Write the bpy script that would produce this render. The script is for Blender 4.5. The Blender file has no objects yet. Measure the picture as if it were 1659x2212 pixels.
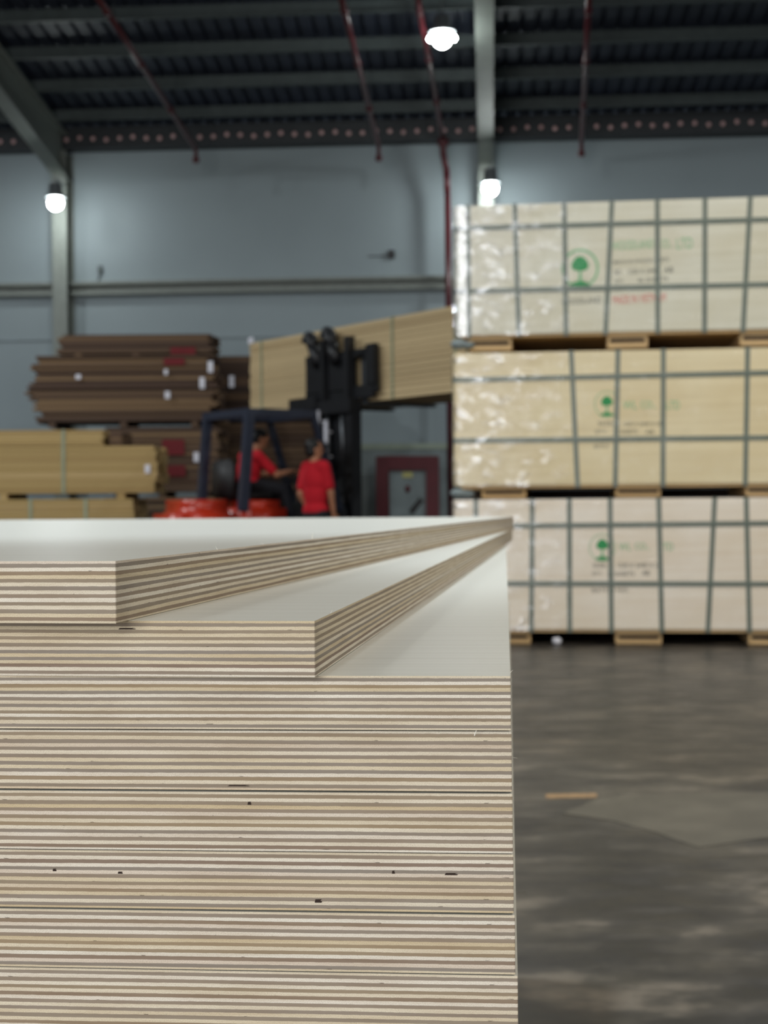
import bpy, bmesh, math, random
from mathutils import Vector, Matrix

random.seed(7)
SC = bpy.context.scene
COL = SC.collection
V = Vector

# ------------------------------------------------------------------ camera
F_PX, CX, CY = 3300.0, 829.5, 1106.0
CAM_H = 0.94
PITCH = math.atan(10.5 / F_PX)
ROLL = 0.0075
CAM_R = Matrix.Rotation(ROLL, 3, 'Y') @ Matrix.Rotation(math.pi / 2 - PITCH, 3, 'X')
CAM_P = V((0, 0, CAM_H))
cd = bpy.data.cameras.new('camera')
cam = bpy.data.objects.new('camera', cd)
COL.objects.link(cam)
cam.matrix_world = Matrix.Translation(CAM_P) @ CAM_R.to_4x4()
cd.sensor_fit = 'HORIZONTAL'
cd.sensor_width = 36.0
cd.lens = F_PX / 1659.0 * 36.0
cd.clip_start, cd.clip_end = 0.02, 200
cd.dof.use_dof = True
cd.dof.focus_distance = 0.66
cd.dof.aperture_fstop = 26.0
SC.camera = cam


def ray(px, py):
    return CAM_R @ V(((px - CX) / F_PX, -(py - CY) / F_PX, -1.0))


def at(px, py, Y):
    d = ray(px, py)
    return CAM_P + d * (Y / d.y)


def at_floor(px, py, z=0.0):
    d = ray(px, py)
    return CAM_P + d * ((z - CAM_P.z) / d.z)


def at_plane(px, py, p, n):
    d = ray(px, py)
    return CAM_P + d * ((p - CAM_P).dot(n) / d.dot(n))


# ------------------------------------------------------------------ world, light, exposure
SC.view_settings.view_transform = 'Standard'
SC.view_settings.look = 'None'
SC.view_settings.gamma = 1.0
SC.view_settings.use_curve_mapping = False
SC.view_settings.exposure = 0.0
try:
    SC.cycles.use_denoising = True
    SC.cycles.sample_clamp_indirect = 6.0
    SC.cycles.max_bounces = 8
except Exception:
    pass
w = bpy.data.worlds.new('world')
SC.world = w
w.use_nodes = True
w.node_tree.nodes['Background'].inputs[0].default_value = (0.55, 0.68, 0.85, 1)
w.node_tree.nodes['Background'].inputs[1].default_value = 0.6


def area(name, loc, target, sx, sy, power, color, shape='RECTANGLE'):
    l = bpy.data.lights.new(name, 'AREA')
    l.shape = shape
    l.size = sx
    if shape in ('RECTANGLE', 'ELLIPSE'):
        l.size_y = sy
    l.energy = power
    l.color = color
    o = bpy.data.objects.new(name, l)
    COL.objects.link(o)
    o.location = loc
    o.rotation_euler = (V(target) - V(loc)).to_track_quat('-Z', 'Y').to_euler()
    return o


# daylight through the wide loading door in the wall behind the camera
area('door_daylight', (-4.5, -8.7, 3.0), (0.6, 6.0, 0.8), 7.0, 5.6, 1080, (1.0, 0.98, 0.95))
# unseen ceiling lamps of the hall; some added to brighten sheets, packs and wall
for lx, ly, p in ((-7.5, 12.0, 520), (7.5, 12.0, 260), (-7.5, 3.0, 220), (4.8, 3.4, 560), (-9.5, 18.5, 400), (8.5, 17.5, 390), (-0.5, 6.0, 120), (0.8, -2.0, 60)):
    area('ceiling_fill_light', (lx, ly, 8.0), (lx, ly, 0), 0.5, 0.5, p, (1.0, 0.93, 0.82) if lx == 4.8 else (0.93, 0.98, 1.0), 'DISK')

# added unseen spot whose edge imitates a shadow line: its cone reaches the sheets from about 0.4 m behind their front edge
sl = bpy.data.lights.new('stack_fill_spot', 'SPOT')
sl.energy = 1900
sl.color = (0.78, 0.90, 1.0)
sl.spot_size = 2 * math.atan(2.7 / 7.08)
sl.spot_blend = 0.12
sl.shadow_soft_size = 0.2
so = bpy.data.objects.new('stack_fill_spot', sl)
COL.objects.link(so)
so.location = (-1.2, 3.4, 8.0)

LAMP_STRENGTH = 95.0


# ------------------------------------------------------------------ node materials
def lin(c):
    return tuple((x / 12.92 if x <= 0.04045 else ((x + 0.055) / 1.055) ** 2.4) for x in (v / 255.0 for v in c))


class NT:
    def __init__(s, name):
        s.m = bpy.data.materials.new(name)
        s.m.use_nodes = True
        s.t = s.m.node_tree
        s.b = s.t.nodes['Principled BSDF']

    def n(s, typ, **kw):
        nd = s.t.nodes.new(typ)
        for k, v in kw.items():
            setattr(nd, k, v)
        return nd

    def l(s, a, b):
        s.t.links.new(a, b)

    def val(s, sock, v):
        if hasattr(v, 'is_output') or hasattr(v, 'links'):
            s.l(v, sock)
        else:
            sock.default_value = v

    def math(s, op, a, b=0.0, c=None):
        nd = s.n('ShaderNodeMath', operation=op)
        s.val(nd.inputs[0], a)
        s.val(nd.inputs[1], b)
        if c is not None:
            s.val(nd.inputs[2], c)
        return nd.outputs[0]

    def mix(s, f, a, b, mode='MIX'):
        nd = s.n('ShaderNodeMix', data_type='RGBA', blend_type=mode)
        s.val(nd.inputs[0], f)
        for sock, v in ((nd.inputs[6], a), (nd.inputs[7], b)):
            s.val(sock, (*v, 1) if isinstance(v, tuple) and len(v) == 3 else v)
        return nd.outputs[2]

    def coord(s, scale=(1, 1, 1), kind='Object'):
        tc = s.n('ShaderNodeTexCoord')
        mp = s.n('ShaderNodeMapping')
        mp.inputs['Scale'].default_value = scale
        s.l(tc.outputs[kind], mp.inputs[0])
        return mp.outputs[0]

    def noise(s, vec, scale=1.0, detail=3.0, rough=0.5):
        nd = s.n('ShaderNodeTexNoise')
        s.l(vec, nd.inputs['Vector'])
        nd.inputs['Scale'].default_value = scale
        nd.inputs['Detail'].default_value = detail
        nd.inputs['Roughness'].default_value = rough
        return nd.outputs[0]

    def ramp(s, f, stops):
        nd = s.n('ShaderNodeValToRGB')
        s.l(f, nd.inputs[0])
        e = nd.color_ramp.elements
        while len(e) < len(stops):
            e.new(0.5)
        for el, (p, c) in zip(e, stops):
            el.position = p
            el.color = (*c, 1) if len(c) == 3 else c
        return nd.outputs[0]

    def bump(s, h, strength, dist=0.01):
        nd = s.n('ShaderNodeBump')
        nd.inputs['Strength'].default_value = strength
        nd.inputs['Distance'].default_value = dist
        s.l(h, nd.inputs['Height'])
        s.l(nd.outputs[0], s.b.inputs['Normal'])

    def done(s, color, rough=0.5, metal=0.0, spec=None):
        s.val(s.b.inputs['Base Color'], (*color, 1) if isinstance(color, tuple) and len(color) == 3 else color)
        s.val(s.b.inputs['Roughness'], rough)
        s.b.inputs['Metallic'].default_value = metal
        if spec is not None:
            s.b.inputs['Specular IOR Level'].default_value = spec
        return s.m


def paint(name, c, rough=0.5, metal=0.0, var=0.12, scale=6.0, spec=None):
    t = NT(name)
    c = lin(c)
    nz = t.noise(t.coord(), scale, 4)
    k = t.ramp(nz, [(0.3, tuple(x * (1 - var) for x in c)), (0.7, tuple(min(1, x * (1 + var)) for x in c))])
    return t.done(k, rough, metal, spec)


def wood(name, stops, grain=(1.2, 14, 22), rough=0.75, contrast=0.35):
    """sawn board: one tone per board, streaks along the board"""
    t = NT(name)
    oi = t.n('ShaderNodeObjectInfo')
    base = t.ramp(oi.outputs['Random'], stops)
    off = t.n('ShaderNodeVectorMath', operation='ADD')
    t.l(t.coord(grain), off.inputs[0])
    sc = t.math('MULTIPLY', oi.outputs['Random'], 37.0)
    t.l(sc, off.inputs[1])
    nz = t.noise(off.outputs[0], 1.6, 5, 0.6)
    g = t.ramp(nz, [(0.3, (1 - contrast,) * 3), (0.65, (1.0,) * 3)])
    return t.done(t.mix(1.0, base, g, 'MULTIPLY'), rough, 0, 0.25)


def ply_material(name='layered_birch_plywood'):
    """generated z runs through the thickness: 17 veneers, dark and pale in turn; top and bottom face are one pale veneer"""
    t = NT(name)
    tc = t.n('ShaderNodeTexCoord')
    oi = t.n('ShaderNodeObjectInfo')
    rnd = oi.outputs['Random']
    sep = t.n('ShaderNodeSeparateXYZ')
    t.l(tc.outputs['Generated'], sep.inputs[0])
    mp = t.n('ShaderNodeMapping')
    mp.inputs['Scale'].default_value = (9, 9, 260)
    t.l(tc.outputs['Object'], mp.inputs[0])
    wob = t.noise(mp.outputs[0], 1.0, 2)
    mpf = t.n('ShaderNodeMapping')
    mpf.inputs['Scale'].default_value = (260, 260, 500)
    t.l(tc.outputs['Object'], mpf.inputs[0])
    wobf = t.noise(mpf.outputs[0], 1.0, 3)
    v = t.math('MULTIPLY', t.math('DIVIDE', t.math('SUBTRACT', sep.outputs['Z'], 0.036), 0.928), 15.0)
    v = t.math('ADD', v, t.math('MULTIPLY', t.math('SUBTRACT', wob, 0.5), 0.55))
    v = t.math('ADD', v, t.math('MULTIPLY', t.math('SUBTRACT', wobf, 0.5), 0.22))
    idx = t.math('FLOOR', v)
    outer = t.math('MAXIMUM', t.math('LESS_THAN', sep.outputs['Z'], 0.036), t.math('GREATER_THAN', sep.outputs['Z'], 0.964))
    par = t.math('MODULO', t.math('ADD', idx, 20.0), 2.0)          # 0 dark, 1 pale
    pale = t.math('MAXIMUM', par, outer)
    wn = t.n('ShaderNodeTexWhiteNoise', noise_dimensions='2D')
    cmb = t.n('ShaderNodeCombineXYZ')
    t.l(idx, cmb.inputs[0])
    t.l(t.math('MULTIPLY', rnd, 91.0), cmb.inputs[1])
    t.l(cmb.outputs[0], wn.inputs['Vector'])
    r = wn.outputs['Value']
    palec = t.ramp(r, [(0.0, lin((230, 221, 205))), (0.3, lin((219, 205, 178))), (0.5, lin((237, 231, 220))), (0.72, lin((221, 208, 194))), (0.86, lin((212, 195, 163))), (1.0, lin((238, 234, 226)))])
    darkc = t.ramp(r, [(0.0, lin((156, 141, 125))), (0.4, lin((147, 138, 129))), (0.7, lin((161, 143, 118))), (1.0, lin((141, 124, 112)))])
    base = t.mix(pale, darkc, palec)
    # fine end grain speckle on the pale plies, soft cloud along the length on all
    mp2 = t.n('ShaderNodeMapping')
    mp2.inputs['Scale'].default_value = (3600, 3600, 2400)
    mp2.inputs['Rotation'].default_value = (0, 0.6, 0)
    t.l(tc.outputs['Object'], mp2.inputs[0])
    sp = t.noise(mp2.outputs[0], 1.0, 3, 0.65)
    spk = t.ramp(sp, [(0.36, (0.68, 0.64, 0.58)), (0.54, (1, 1, 1))])
    base = t.mix(t.math('ADD', t.math('MULTIPLY', pale, 0.6), 0.25), base, spk, 'MULTIPLY')
    mp3 = t.n('ShaderNodeMapping')
    mp3.inputs['Scale'].default_value = (22, 22, 420)
    t.l(tc.outputs['Object'], mp3.inputs[0])
    cl = t.noise(mp3.outputs[0], 1.0, 4)
    base = t.mix(0.55, base, t.ramp(cl, [(0.32, (0.82, 0.76, 0.68)), (0.6, (1.06, 1.06, 1.05))]), 'MULTIPLY')
    # rare dark gaps between plies
    mp4 = t.n('ShaderNodeMapping')
    mp4.inputs['Scale'].default_value = (150, 150, 900)
    t.l(tc.outputs['Object'], mp4.inputs[0])
    gp = t.noise(mp4.outputs[0], 1.0, 1)
    fr = t.math('FRACT', v)
    edge = t.math('LESS_THAN', t.math('ABSOLUTE', t.math('SUBTRACT', fr, 0.04)), 0.12)
    gap = t.math('MULTIPLY', edge, t.math('GREATER_THAN', gp, 0.71))
    base = t.mix(t.math('MULTIPLY', gap, 0.75), base, lin((60, 45, 35)))
    # face veneer: pale with faint streaks across the width
    mp5 = t.n('ShaderNodeMapping')
    mp5.inputs['Scale'].default_value = (3.0, 120, 1)
    t.l(tc.outputs['Object'], mp5.inputs[0])
    fg = t.noise(mp5.outputs[0], 1.0, 5, 0.6)
    face = t.ramp(fg, [(0.3, lin((182, 180, 170))), (0.7, lin((198, 197, 189)))])
    geo = t.n('ShaderNodeNewGeometry')
    sn = t.n('ShaderNodeSeparateXYZ')
    t.l(geo.outputs['Normal'], sn.inputs[0])
    isface = t.math('GREATER_THAN', t.math('ABSOLUTE', sn.outputs['Z']), 0.6)
    base = t.mix(1.0, base, (0.94, 0.935, 0.915), 'MULTIPLY')
    col = t.mix(isface, base, face)
    t.bump(t.math('ADD', t.math('MULTIPLY', pale, 0.35), t.math('MULTIPLY', sp, 0.5)), 0.25, 0.0004)
    rough = t.math('SUBTRACT', 0.85, t.math('MULTIPLY', isface, 0.52))
    t.l(t.math('ADD', 0.4, t.math('MULTIPLY', isface, 0.5)), t.b.inputs['Specular IOR Level'])
    return t.done(col, rough, 0)


M = {}
M['ply'] = ply_material()
M['splinter'] = paint('pale_splinter', (238, 234, 222), 0.7)
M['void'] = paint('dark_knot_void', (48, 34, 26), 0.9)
M['black'] = paint('black_paint', (22, 23, 27), 0.45)
M['guard'] = paint('dark_blue_grey_paint', (38, 44, 60), 0.45)
M['rubber'] = paint('black_rubber', (18, 18, 18), 0.8)
M['orange'] = paint('orange_paint', (176, 46, 24), 0.3, var=0.05)
M['chrome'] = paint('chrome_rod', (200, 205, 210), 0.18, 1.0)
M['steel'] = paint('worn_steel', (95, 98, 102), 0.4, 0.8)
M['seat'] = paint('black_vinyl', (25, 25, 27), 0.6)
M['red'] = paint('red_cotton', (186, 12, 32), 0.9, var=0.06, scale=30)
M['trouser'] = paint('black_cotton', (22, 23, 30), 0.9)
M['skin'] = paint('skin', (176, 122, 92), 0.55, var=0.05)
M['hair'] = paint('black_hair', (14, 12, 12), 0.55)
M['shoe'] = paint('dark_shoe', (35, 30, 28), 0.6)
M['eye'] = paint('eye_dark', (20, 16, 14), 0.3)
M['pipe'] = paint('dark_red_pipe_paint', (84, 34, 40), 0.28, var=0.08)
M['beam'] = paint('grey_green_steel_paint', (132, 138, 132), 0.5, var=0.08)
M['purlin'] = paint('galvanised_purlin', (78, 88, 88), 0.5, var=0.12)
M['darksteel'] = paint('dark_eave_steel', (50, 54, 58), 0.55)
M['eave_light_dot'] = paint('pinkish_daylight_dot', (226, 186, 184), 0.25)
M['lamp_body'] = paint('lamp_housing', (120, 125, 128), 0.4, 0.3)
M['tag'] = paint('white_paper_tag', (225, 225, 235), 0.7)
M['redmark'] = paint('red_marker_paint', (112, 26, 32), 0.8)
M['strap'] = paint('dark_green_strapping', (104, 114, 104), 0.4, var=0.1)
M['palestrap'] = paint('pale_green_strapping', (150, 158, 130), 0.45)
M['ink_green'] = paint('green_stencil_ink', (52, 152, 88), 0.8, var=0.1, scale=40)
M['ink_faint'] = paint('faded_green_stencil_ink', (132, 188, 140), 0.8, var=0.1, scale=40)
M['ink_black'] = paint('black_stencil_ink', (72, 72, 66), 0.8, var=0.2, scale=60)
M['ink_red'] = paint('red_stencil_ink', (214, 96, 92), 0.8, var=0.1, scale=40)
M['skid'] = wood('skid_pine', [(0, lin((205, 170, 120))), (1, lin((222, 190, 142)))])
M['brown'] = wood('weathered_brown_board', [(0, lin((74, 58, 50))), (0.3, lin((116, 93, 74))), (0.55, lin((86, 67, 58))), (0.8, lin((146, 119, 88))), (1, lin((98, 74, 62)))])
M['darkbrown'] = wood('dark_brown_board', [(0, lin((58, 46, 40))), (0.5, lin((84, 65, 53))), (1, lin((116, 92, 70)))])
M['yellow'] = wood('fresh_yellow_board', [(0, lin((190, 162, 108))), (0.4, lin((206, 178, 124))), (0.7, lin((180, 150, 98))), (1, lin((214, 186, 134)))], contrast=0.22)
M['tan'] = wood('tan_board', [(0, lin((208, 184, 142))), (0.5, lin((224, 200, 156))), (1, lin((184, 158, 118)))], contrast=0.36)
M['cabinet_red'] = paint('maroon_paint', (92, 22, 34), 0.5)
M['panel_grey'] = paint('grey_panel', (128, 140, 142), 0.5, var=0.2, scale=3)
M['panel_pale'] = paint('pale_grey_green_sheet', (160, 172, 156), 0.6, var=0.15, scale=2)
M['whitepaper'] = paint('white_plastic', (235, 235, 245), 0.4)


def em_mat(name, c, strength):
    t = NT(name)
    t.b.inputs['Emission Color'].default_value = (*c, 1)
    t.b.inputs['Emission Strength'].default_value = strength
    return t.done(c, 0.4)


M['glow'] = em_mat('lamp_glow', (0.93, 1.0, 0.98), LAMP_STRENGTH)


def pack_material(name, a, b):
    t = NT(name)
    c = t.coord((0.9, 1, 26))
    n1 = t.noise(c, 1.0, 5, 0.55)
    col = t.ramp(n1, [(0.25, lin(a)), (0.7, lin(b))])
    n2 = t.noise(t.coord((1.6, 1.6, 2.4)), 1.0, 3)
    col = t.mix(0.5, col, t.ramp(n2, [(0.35, (0.86, 0.80, 0.68)), (0.6, (1, 1, 1))]), 'MULTIPLY')
    return t.done(col, 0.5, 0, 0.35)


M['pack_white'] = pack_material('white_birch_face', (214, 209, 188), (232, 229, 213))
M['pack_yellow'] = pack_material('yellow_birch_face', (226, 208, 168), (242, 227, 190))
M['pack_pink'] = pack_material('pinkish_birch_face', (238, 222, 202), (250, 240, 226))


def film_material():
    """clear film, bunched and shiny toward the left end of the pack"""
    t = NT('clear_stretch_film')
    nz = t.noise(t.coord((5, 5, 11)), 1.0, 5, 0.6)
    tc = t.n('ShaderNodeTexCoord')
    sep = t.n('ShaderNodeSeparateXYZ')
    t.l(tc.outputs['UV'], sep.inputs[0])
    tr = t.n('ShaderNodeBsdfTransparent')
    tr.inputs[0].default_value = (0.97, 0.98, 0.98, 1)
    gl = t.n('ShaderNodeBsdfGlossy')
    gl.inputs['Roughness'].default_value = 0.10
    gl.inputs['Color'].default_value = (0.95, 0.98, 1, 1)
    bp = t.n('ShaderNodeBump')
    bp.inputs['Strength'].default_value = 1.0
    bp.inputs['Distance'].default_value = 0.03
    t.l(nz, bp.inputs['Height'])
    t.l(bp.outputs[0], gl.inputs['Normal'])
    mx = t.n('ShaderNodeMixShader')
    k = t.ramp(sep.outputs['X'], [(0.0, (0.42,) * 3), (0.02, (0.40,) * 3), (0.16, (0.30,) * 3), (0.32, (0.05,) * 3), (1.0, (0.02,) * 3)])
    msk = t.ramp(t.noise(t.coord((7, 7, 15)), 1.0, 4, 0.6), [(0.52, (0.12,) * 3), (0.66, (1.0,) * 3)])
    bunch = t.math('LESS_THAN', sep.outputs['X'], 0.001)
    msk = t.math('MAXIMUM', msk, bunch)
    t.l(t.math('MULTIPLY', k, msk), mx.inputs[0])
    t.l(tr.outputs[0], mx.inputs[1])
    t.l(gl.outputs[0], mx.inputs[2])
    t.l(mx.outputs[0], t.t.nodes['Material Output'].inputs['Surface'])
    return t.m


M['film'] = film_material()


def floor_material():
    t = NT('worn_dark_concrete')
    g = t.n('ShaderNodeNewGeometry')

    def mp(s):
        m = t.n('ShaderNodeMapping')
        m.inputs['Scale'].default_value = s
        t.l(g.outputs['Position'], m.inputs[0])
        return m.outputs[0]
    a = t.noise(mp((1.7, 2.6, 1)), 1.5, 6, 0.62)
    b = t.noise(mp((2.4, 4.2, 1)), 2.2, 5, 0.6)
    c = t.noise(mp((0.5, 0.5, 1)), 1.0, 3)
    k = t.math('ADD', t.math('MULTIPLY', a, 0.55), t.math('ADD', t.math('MULTIPLY', b, 0.3), t.math('MULTIPLY', c, 0.2)))
    col = t.ramp(k, [(0.43, lin((25, 24, 25))), (0.50, lin((38, 36, 35))), (0.56, lin((58, 54, 49))), (0.62, lin((92, 84, 74)))])
    rough = t.ramp(b, [(0.3, (0.26,) * 3), (0.7, (0.46,) * 3)])
    t.bump(b, 0.1, 0.01)
    return t.done(col, rough, 0, 0.28)


M['floor'] = floor_material()


def wall_material():
    t = NT('grey_wall_sheet')
    g = t.n('ShaderNodeNewGeometry')
    m = t.n('ShaderNodeMapping')
    m.inputs['Scale'].default_value = (0.35, 0.35, 0.35)
    t.l(g.outputs['Position'], m.inputs[0])
    n = t.noise(m.outputs[0], 1.0, 4)
    col = t.ramp(n, [(0.3, lin((147, 159, 164))), (0.7, lin((159, 171, 176)))])
    return t.done(col, 0.6, 0, 0.3)


M['wall'] = wall_material()
M['roof'] = paint('dark_roof_sheet', (50, 57, 74), 0.5, var=0.15, scale=1.5)


# ------------------------------------------------------------------ mesh helpers
class MB:
    def __init__(s):
        s.v, s.f = [], []

    def add(s, vs, fs):
        o = len(s.v)
        s.v += [V(p) for p in vs]
        s.f += [tuple(i + o for i in f) for f in fs]
        return s

    def box(s, x0, x1, y0, y1, z0, z1, mat=None):
        vs = [V((x, y, z)) for z in (z0, z1) for y in (y0, y1) for x in (x0, x1)]
        if mat is not None:
            vs = [mat @ p for p in vs]
        return s.add(vs, [(0, 2, 3, 1), (4, 5, 7, 6), (0, 1, 5, 4), (2, 6, 7, 3), (0, 4, 6, 2), (1, 3, 7, 5)])

    def bar(s, p0, p1, wd, ht, up=(0, 0, 1)):
        p0, p1 = V(p0), V(p1)
        d = (p1 - p0).normalized()
        up = V(up)
        if abs(d.dot(up)) > 0.99:
            up = V((1, 0, 0))
        r = d.cross(up).normalized()
        u = r.cross(d).normalized()
        vs = [p + r * a * wd / 2 + u * b * ht / 2 for p in (p0, p1) for a, b in ((-1, -1), (1, -1), (1, 1), (-1, 1))]
        return s.add(vs, [(3, 2, 1, 0), (4, 5, 6, 7), (0, 1, 5, 4), (1, 2, 6, 5), (2, 3, 7, 6), (3, 0, 4, 7)])

    def tube(s, p0, p1, r0, r1=None, n=14):
        p0, p1 = V(p0), V(p1)
        r1 = r0 if r1 is None else r1
        d = (p1 - p0).normalized()
        a = d.orthogonal().normalized()
        b = d.cross(a)
        vs = []
        for p, r in ((p0, r0), (p1, r1)):
            vs += [p + (a * math.cos(t) + b * math.sin(t)) * r for t in (2 * math.pi * i / n for i in range(n))]
        fs = [(i, (i + 1) % n, n + (i + 1) % n, n + i) for i in range(n)]
        fs += [tuple(range(n - 1, -1, -1)), tuple(range(n, 2 * n))]
        return s.add(vs, fs)

    def path(s, pts, r, n=10):
        for a, b in zip(pts[:-1], pts[1:]):
            s.tube(a, b, r, r, n)
        for p in pts[1:-1]:
            s.ball(p, (r, r, r), 8, 6)
        return s

    def ball(s, c, r, nu=16, nv=10, mat=None):
        c = V(c)
        r = (r, r, r) if not hasattr(r, '__len__') else r
        vs = [V((0, 0, -r[2]))]
        for j in range(1, nv):
            ph = -math.pi / 2 + math.pi * j / nv
            for i in range(nu):
                th = 2 * math.pi * i / nu
                vs.append(V((r[0] * math.cos(ph) * math.cos(th), r[1] * math.cos(ph) * math.sin(th), r[2] * math.sin(ph))))
        vs.append(V((0, 0, r[2])))
        if mat is not None:
            vs = [mat @ p for p in vs]
        vs = [p + c for p in vs]
        fs = [(0, 1 + (i + 1) % nu, 1 + i) for i in range(nu)]
        for j in range(nv - 2):
            for i in range(nu):
                a, b = 1 + j * nu + i, 1 + j * nu + (i + 1) % nu
                fs.append((a, b, b + nu, a + nu))
        t = len(vs) - 1
        fs += [(t, t - nu + i, t - nu + (i + 1) % nu) for i in range(nu)]
        return s.add(vs, fs)

    def capsule(s, p0, p1, r0, r1=None, n=14):
        r1 = r0 if r1 is None else r1
        return s.tube(p0, p1, r0, r1, n).ball(p0, r0, n, 8).ball(p1, r1, n, 8)

    def lathe(s, prof, n=24, c=(0, 0, 0), closed=False):
        c = V(c)
        m = len(prof)
        vs = [c + V((r * math.cos(2 * math.pi * i / n), r * math.sin(2 * math.pi * i / n), z)) for r, z in prof for i in range(n)]
        fs = [(j * n + i, j * n + (i + 1) % n, (j + 1) * n + (i + 1) % n, (j + 1) * n + i) for j in range(m - 1) for i in range(n)]
        fs += [tuple(range(n - 1, -1, -1)), tuple(range((m - 1) * n, m * n))]
        return s.add(vs, fs)

    def prism(s, poly, ax0, ax1, plane='xz'):
        """extrude a 2D outline; plane xz is extruded along y, xy along z"""
        def p3(p, a):
            return V((p[0], a, p[1])) if plane == 'xz' else V((p[0], p[1], a))
        n = len(poly)
        vs = [p3(p, ax0) for p in poly] + [p3(p, ax1) for p in poly]
        fs = [tuple(range(n)), tuple(range(2 * n - 1, n - 1, -1))]
        fs += [(i, n + i, n + (i + 1) % n, (i + 1) % n) for i in range(n)]
        return s.add(vs, fs)

    def build(s, name, mat, parent=None, smooth=False, bevel=0.0, remesh=0.0, segs=2):
        me = bpy.data.meshes.new(name)
        me.from_pydata([tuple(p) for p in s.v], [], s.f)
        bm = bmesh.new()
        bm.from_mesh(me)
        bmesh.ops.recalc_face_normals(bm, faces=bm.faces)
        if bevel:
            bmesh.ops.remove_doubles(bm, verts=bm.verts, dist=1e-6)
            eds = [e for e in bm.edges if len(e.link_faces) == 2 and e.calc_face_angle(0) > 0.6]
            bmesh.ops.bevel(bm, geom=eds, offset=bevel, segments=segs, affect='EDGES', clamp_overlap=True)
        bm.to_mesh(me)
        bm.free()
        me.materials.append(mat)
        o = bpy.data.objects.new(name, me)
        COL.objects.link(o)
        if remesh:
            md = o.modifiers.new('skin', 'REMESH')
            md.mode = 'VOXEL'
            md.voxel_size = remesh
            md2 = o.modifiers.new('soft', 'SMOOTH')
            md2.factor = 0.5
            md2.iterations = 4
            dg = bpy.context.evaluated_depsgraph_get()
            me2 = bpy.data.meshes.new_from_object(o.evaluated_get(dg))
            o.modifiers.clear()
            o.data = me2
            if not me2.materials:
                me2.materials.append(mat)
            me = me2
        if smooth:
            for p in me.polygons:
                p.use_smooth = True
        if parent is not None:
            o.parent = parent
        return o


def thing(name, label, cat, loc=(0, 0, 0), rotz=0.0, group=None):
    o = bpy.data.objects.new(name, None)
    COL.objects.link(o)
    o.location = loc
    o.rotation_euler = (0, 0, rotz)
    return tag(o, label, cat, group)


def tag(o, label, cat, group=None):
    o['label'] = label
    o['category'] = cat
    if group:
        o['group'] = group
    return o


def struct(o):
    o['kind'] = 'structure'
    return o


def local(root, p):
    m = Matrix.Translation(root.location) @ root.rotation_euler.to_matrix().to_4x4()
    return m.inverted() @ V(p)


# ------------------------------------------------------------------ the hall
BETA = math.radians(4.0)
BROT = -BETA                                    # local x runs along the back wall, local y runs away from the camera
WALL_O = at(590, 1097, 27.0)
WALL_O.z = 0
BM = Matrix.Translation(WALL_O) @ Matrix.Rotation(BROT, 4, 'Z')
BI = BM.inverted()
EAVE = 7.33
SLOPE = 0.123


def roof_z(v):
    return EAVE + 0.17 + SLOPE * v


def put(o):
    o.matrix_world = BM
    return o


struct(MB().box(-24, 24, -10, 31, -0.2, 0).build('floor', M['floor']))
wl = struct(put(MB().box(-22, 22, 0, 0.12, 0, EAVE).build('wall_back', M['wall'])))
struct(put(MB().box(-22.2, -22, -36, 0.12, 0, 12).build('wall_left', M['wall'])))
struct(put(MB().box(22, 22.2, -36, 0.12, 0, 12).build('wall_right', M['wall'])))
fm = MB()
fm.box(-24, -9.0, -9.2, -9.0, 0, 13).box(0.5, 24, -9.2, -9.0, 0, 13).box(-9.0, 0.5, -9.2, -9.0, 6.2, 13)
struct(fm.build('wall_front', M['wall']))

# corrugated roof, ribs run down the slope
rm = MB()
prof = []
xx = -22.0
while xx < 22:
    prof += [(xx, 0), (xx + 0.15, 0), (xx + 0.175, 0.05), (xx + 0.215, 0.05)]
    xx += 0.24
vs, fs = [], []
for vv in (-0.3, 37):
    vs += [(x, -vv, roof_z(vv) + 0.2 + z) for x, z in prof]
n = len(prof)
fs = [(i, i + 1, n + i + 1, n + i) for i in range(n - 1)]
o = struct(put(rm.add(vs, fs).build('ceiling', M['roof'])))
sm = o.modifiers.new('sheet', 'SOLIDIFY')
sm.thickness = 0.004

# eave beam with a row of pinkish discs standing in for daylight gaps
eb = struct(put(MB().box(-22, 22, -0.34, -0.02, EAVE - 0.04, EAVE + 0.34).build('trim_eave', M['darksteel'])))
dot0 = None
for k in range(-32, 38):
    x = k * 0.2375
    if dot0 is None:
        dot0 = MB().ball((0, 0, 0), (0.042, 0.03, 0.042), 12, 8).build('eave_light_dot', M['eave_light_dot'], eb, smooth=True)
        r = dot0
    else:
        r = dot0.copy()
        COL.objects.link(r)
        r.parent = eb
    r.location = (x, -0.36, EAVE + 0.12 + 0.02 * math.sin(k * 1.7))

# purlins
for k in range(9):
    v = 0.95 + 1.27 * k
    pm = MB()
    z = roof_z(v)
    pm.box(-22, 22, -v - 0.004, -v + 0.004, z, z + 0.19)
    pm.box(-22, 22, -v - 0.085, -v, z - 0.006, z).box(-22, 22, -v, -v + 0.085, z + 0.19, z + 0.196)
    struct(put(pm.build('roof_beam', M['purlin'])))

# portal frames: column and tapered rafter


def wall_x(px, py, off):
    p = BI @ at_plane(px, py, BM @ V((0, -off, 0)), (BM.to_3x3() @ V((0, 1, 0))))
    return p.x


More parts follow.
